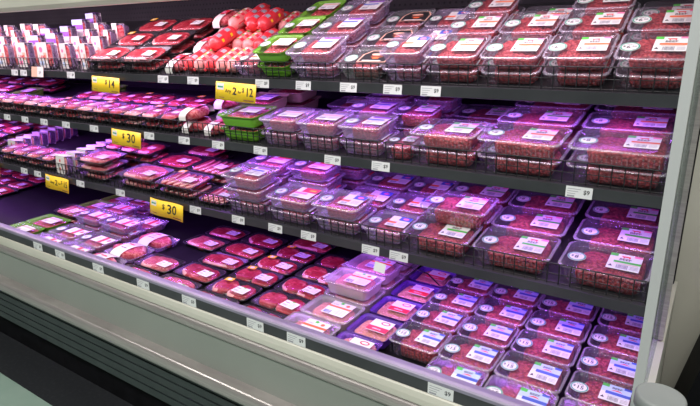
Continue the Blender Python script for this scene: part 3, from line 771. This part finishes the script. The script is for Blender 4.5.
for i, x in enumerate((-2.225, -2.350, -2.475)): place(T, 's:one', x, .25, 3, .118, .146, 1)
for r in range(9): place(T, 'thin', -2.645 + .006 * r, .030 + r * .052, 1, .115, .085, r, yaw=-6, lean=-14)
for r in range(8): place(T, 'thin', -3.30, .12 + r * .048, 1, .13, .075, r, yaw=-6, lean=-14)
for i, x in enumerate((-2.80, -2.94, -3.08, -3.22)): place(T, 's:chop', x, .085, 2, .132, .146, 0)
for i in range(5): place(T, 's:one', -3.48 - .19 * i, .24, 3, .18, .146, 1); place(T, 's:chop', -3.48 - .19 * i, .085, 3, .18, .146, 0); place(T, 's:one', -3.48 - .19 * i, .40, 2, .18, .146, 2)
# ---- bottom deck
T = 'deck'
rows = (.077, .205, .338, .476, .615)
D_, = (.134,)
cols = ((-.646, .158), (-.484, .160), (-.3125, .174), (-.1395, .156))
for ci, (x, w_) in enumerate(cols):
    for r, s in enumerate(rows):
        if ci == 0 and r == 0: continue
        place(T, 'blue', x, s, 1 , w_, .134, r, w0=.0)
for r, s in enumerate((.072, .200, .340, .480, .620)): place(T, 'violet', -.801, s, 1, .146, .132, r)
for r, s in enumerate((.074, .212, .350, .488, .626)): place(T, 'cream', -.976, s, (1, 1, 2, 2, 2)[r], .190, .135, r)
kinds = {-1.190: ('two', 'two', 'two', 'two', 'two'), -1.415: ('two', 'two_y', 'two_y', 'two_y', 'two_y', 'one_y'), -1.640: ('chop', 'one', 'one', 'one', 'one')}
for x, ks in kinds.items():
    p, s0 = (.125, .075) if len(ks) == 5 else (.122, .070)
    if x == -1.640: p, s0 = .128, .100
    for r, k in enumerate(ks): place(T, 's:' + k, x, s0 + p * r, 1, .208, .117, r)
for r, (s, k) in enumerate(((.075, 'chop'), (.205, 'chop'), (.335, 'slices'), (.465, 'chop'), (.60, 'one'))):
    if r == 2: continue
    place(T, 's:' + k, -1.862, s, 1, .205, .122, r if r < 2 else r)
for r, s in enumerate((.075, .215, .355)): place(T, 'band_tray', -2.082, s, 1, .205, .134, r)
for r, s in enumerate((.075, .208, .341, .474)): place(T, 'kebab', -2.302, s, (1, 1, 2, 1)[r], .205, .130, r)
for r, s in enumerate((.075, .208, .341, .474, .607)): place(T, 'kebab', -2.520, s, (1, 1, 2, 2, 2)[r], .205, .130, r)
place(T, 'greenp', -2.745, .085, 1, .215, .132, 0); place(T, 'greenp', -2.745, .222, 1, .215, .132, 1)
place(T, 's:slices', -2.745, .36, 2, .205, .125, 2); place(T, 'greenp', -2.745, .495, 1, .215, .132, 3); place(T, 'greenp', -2.735, .632, 1, .215, .132, 4)
for i in range(4):
    for r in range(3): place(T, 's:one', -3.66 - .21 * i - .03 * r, .42 + .135 * r, 1, .20, .128, r + 3)

# ---- words that single each pack out
def art(r): return f'{r} row of the'
byk = {}
for it in ITEMS:
    it['rw'] = RW[it['row']] + ' row' if it['row'] is not None else ''
    byk.setdefault((it['d'], it['shelf'], it['rw'], it['pos']), []).append(it)
ORD = ['', 'second ', 'third ', 'fourth ', 'fifth ', 'sixth ', 'seventh ', 'eighth ', 'ninth ', 'tenth ', 'eleventh ', 'twelfth ', 'thirteenth ', 'fourteenth ', 'fifteenth ']
for (d, shf, rw, pos), L in byk.items():
    L.sort(key=lambda i: (-i['x'], i['s']))
    for k, it in enumerate(L):
        lab = d + ', ' + (pos + ', ' if pos in ('upper', 'lower', 'top', 'middle', 'bottom') else '')
        if 'resting' in pos: lab = d + ' ' + pos + ', '
        if len(L) > 1: lab += ('' if k else 'right') + (ORD[k] + 'from right' if k else 'most') + ', '
        lab += ((rw + ' ') if rw else '') + ORD_SHELF[shf].replace(' shelf', ' shelf')
        it['o']['label'] = lab; it['o']['category'] = it['cat']
        it['o']['group'] = {'meat tray': 'meat trays', 'lamb pack': 'lamb packs', 'meat pack': 'upright meat packs', 'mince roll': 'mince rolls'}[it['cat']] + ' on the ' + ORD_SHELF[shf]

# ------------------------------------------------------------------ tickets on the rails
def white_ticket():
    mb = MB(); mb.box(-.032, .032, -.0012, 0, -.0145, .0145, 'tick')
    T4 = Matrix.Translation((0, -.0014, 0)) @ Matrix.Rotation(R(90), 4, 'X')
    for k in range(3): mb.poly(rect(-.028, .004 - .006 * k, .007 - k * .006, .0085 - k * .006), 0, 'grey_ink', T4)
    mb.poly(rect(-.028, -.010, -.0125, -.0085), 0, 'grey_ink', T4)
    mb2 = mb
    put_text(mb2, '$9', .018, .001, 0, .015, 'ink', T4)
    return mb2.mesh('price_ticket')
wt = white_ticket()
def ytick(lines):
    mb = MB(); n = 8; w = .093; h = .030
    b = len(mb.v)
    for i in range(n + 1):
        x = -w + 2 * w * i / n; y = .006 * math.sin(3.2 * x / w)
        mb.v += [(x, y, -h), (x, y, h), (x, y + .001, -h), (x, y + .001, h)]
    for i in range(n):
        a = b + 4 * i; mb.face([a, a + 4, a + 5, a + 1], 'yellow', True); mb.face([a + 2, a + 3, a + 7, a + 6], 'yellow', True); mb.face([a + 1, a + 5, a + 7, a + 3], 'yellow'); mb.face([a, a + 2, a + 6, a + 4], 'yellow')
    T4 = Matrix.Translation((0, -.0085, 0)) @ Matrix.Rotation(R(90), 4, 'X')
    me = mb.mesh('ticket_card')
    pr = MB()
    def wav(x): return .006 * math.sin(3.2 * x / w) - .0008
    def P(pts, z, m):
        b = len(pr.v); pr.v += [(x, wav(x) - z, y) for x, y in pts]; pr.face([b + i for i in range(len(pts))], m)
    P(rect(-.084, -.048, .004, .024), 0, 'offwhite'); P(rect(-.080, -.052, .011, .016), .0002, 'ring')
    P(rect(-.070, -.044, -.022, -.020), 0, 'brown'); P(rect(.035, .085, -.025, -.022), 0, 'brown')
    for t, x, y, s, in lines:
        vs, fs = text_mesh(t); b = len(pr.v)
        for v in vs: pr.v.append((x + v[0] * s, wav(x + v[0] * s) - .0002, y + v[1] * s))
        for f in fs: pr.face([b + i for i in f], 'ink')
    return me, pr.mesh('ticket_print')
YT = {'$14': ytick([('$', .004, .010, .024), ('14', .034, .003, .042)]), '2 for $12': ytick([('Any', -.028, .002, .016), ('2', -.002, .002, .034), ('for', .018, .001, .012), ('$', .032, .008, .020), ('12', .060, .002, .038)]),
      '$30': ytick([('$', -.012, .008, .026), ('30', .028, .001, .048)]), '2 for $15': ytick([('Any', -.028, .002, .016), ('2', -.002, .002, .034), ('for', .018, .001, .012), ('$', .032, .008, .020), ('15', .060, .002, .038)])}
def put_white(shelf, xs):
    F, Z, _ = SHELF[shelf]
    y, z = (F - .0180, Z - .0135) if shelf != 'deck' else (1.1172, .7985)
    xs = sorted(xs, reverse=True)
    for k, x in enumerate(xs):
        o = bpy.data.objects.new('price_ticket', wt); COL.objects.link(o); o.location = (x, y, z); o.rotation_euler = (R(-4) if shelf != 'deck' else 0, 0, 0)
        if shelf == 'deck': o.scale = (1.08, 1, 1.08)
        o['label'] = f'small white price ticket, {(ORD[k] + "from right end") if k else "nearest the right end"}, on the {ORD_SHELF[shelf]} rail'
        o['category'] = 'price ticket'; o['group'] = 'white price tickets on the ' + ORD_SHELF[shelf] + ' rail'
put_white('top', [r * 1.5 for r in (-2.069, -2.009, -1.72, -1.273, -1.153, -.912, -.788, -.666, -.558, -.473)])
put_white('second', [r * 1.45 for r in (-2.176, -2.049, -1.923, -1.788, -1.629, -1.357, -1.207, -1.075, -.927, -.709, -.583, -.182)])
put_white('third', [r * 1.4 for r in (-2.114, -2.02, -1.749, -1.529, -1.183, -1.017, -.888, -.782, -.606, -.534)])
put_white('deck', [r * 1.12 for r in (-2.11, -1.955, -1.715, -1.468, -1.248, -.978, -.833, -.422)])
for shelf, r, k, lab in (('top', -1.530, '$14', 'yellow $14 ticket hanging from the top shelf rail'), ('top', -.995, '2 for $12', 'yellow 2 for $12 ticket hanging from the top shelf rail'),
                         ('second', -1.458, '$30', 'yellow $30 ticket hanging from the second shelf rail'), ('third', -2.36, '$14', 'yellow ticket at the far left of the third shelf rail'),
                         ('third', -1.883, '2 for $15', 'yellow 2 for offer ticket on the third shelf rail left of the $30 one'), ('third', -1.301, '$30', 'yellow $30 ticket hanging from the third shelf rail')):
    F, Z, _ = SHELF[shelf]; dd = F - .01
    e_ = empty('promotional_ticket', (r * dd, F - .030, Z - .036 - (.012 if shelf == 'top' else 0)), (R(-6), R(2), 0)); tag(e_, lab, 'price ticket', 'yellow promotional tickets')
    e_.scale = (1.1, 1, 1.12); a, b_ = YT[k]; add(a, 'ticket_card', e_); add(b_, 'ticket_print', e_)
mb = MB(); mb.box(-.055, .055, -.0012, 0, -.05, 0, 'peach'); mb.box(0, .055, -.0016, -.0012, -.05, 0, 'offwhite')
T4 = Matrix.Translation((0, -.0018, 0)) @ Matrix.Rotation(R(90), 4, 'X'); put_text(mb, '$4', .025, -.028, 0, .022, 'grey_ink', T4)
o = mb.build('shelf_flyer'); o.location = (-1.93 * 1.48, 1.485, 1.535); o.rotation_euler = (R(-8), 0, 0)
tag(o, 'pink and white flyer ticket hung over the fence of the top shelf', 'price ticket')
mb = MB(); mb.box(-.02, .02, -.0012, 0, -.03, 0.0, 'tick'); o = mb.build('shelf_flyer'); o.location = (-.605 * 1.4 + .04, 1.386, .978); o.rotation_euler = (R(-14), R(4), 0)
tag(o, 'curled white slip hanging below the third shelf rail, near its middle', 'price ticket')

mb = MB(); pts = [(-.772, 1.424, .974), (-.762, 1.50, .935), (-.745, 1.60, .88), (-.735, 1.68, .81)]
for p, q in zip(pts, pts[1:]): wire(mb, p, q, .0022)
tag(mb.build('hanging_cable'), 'thin black cable slanting down beneath the third shelf near its middle', 'cable')
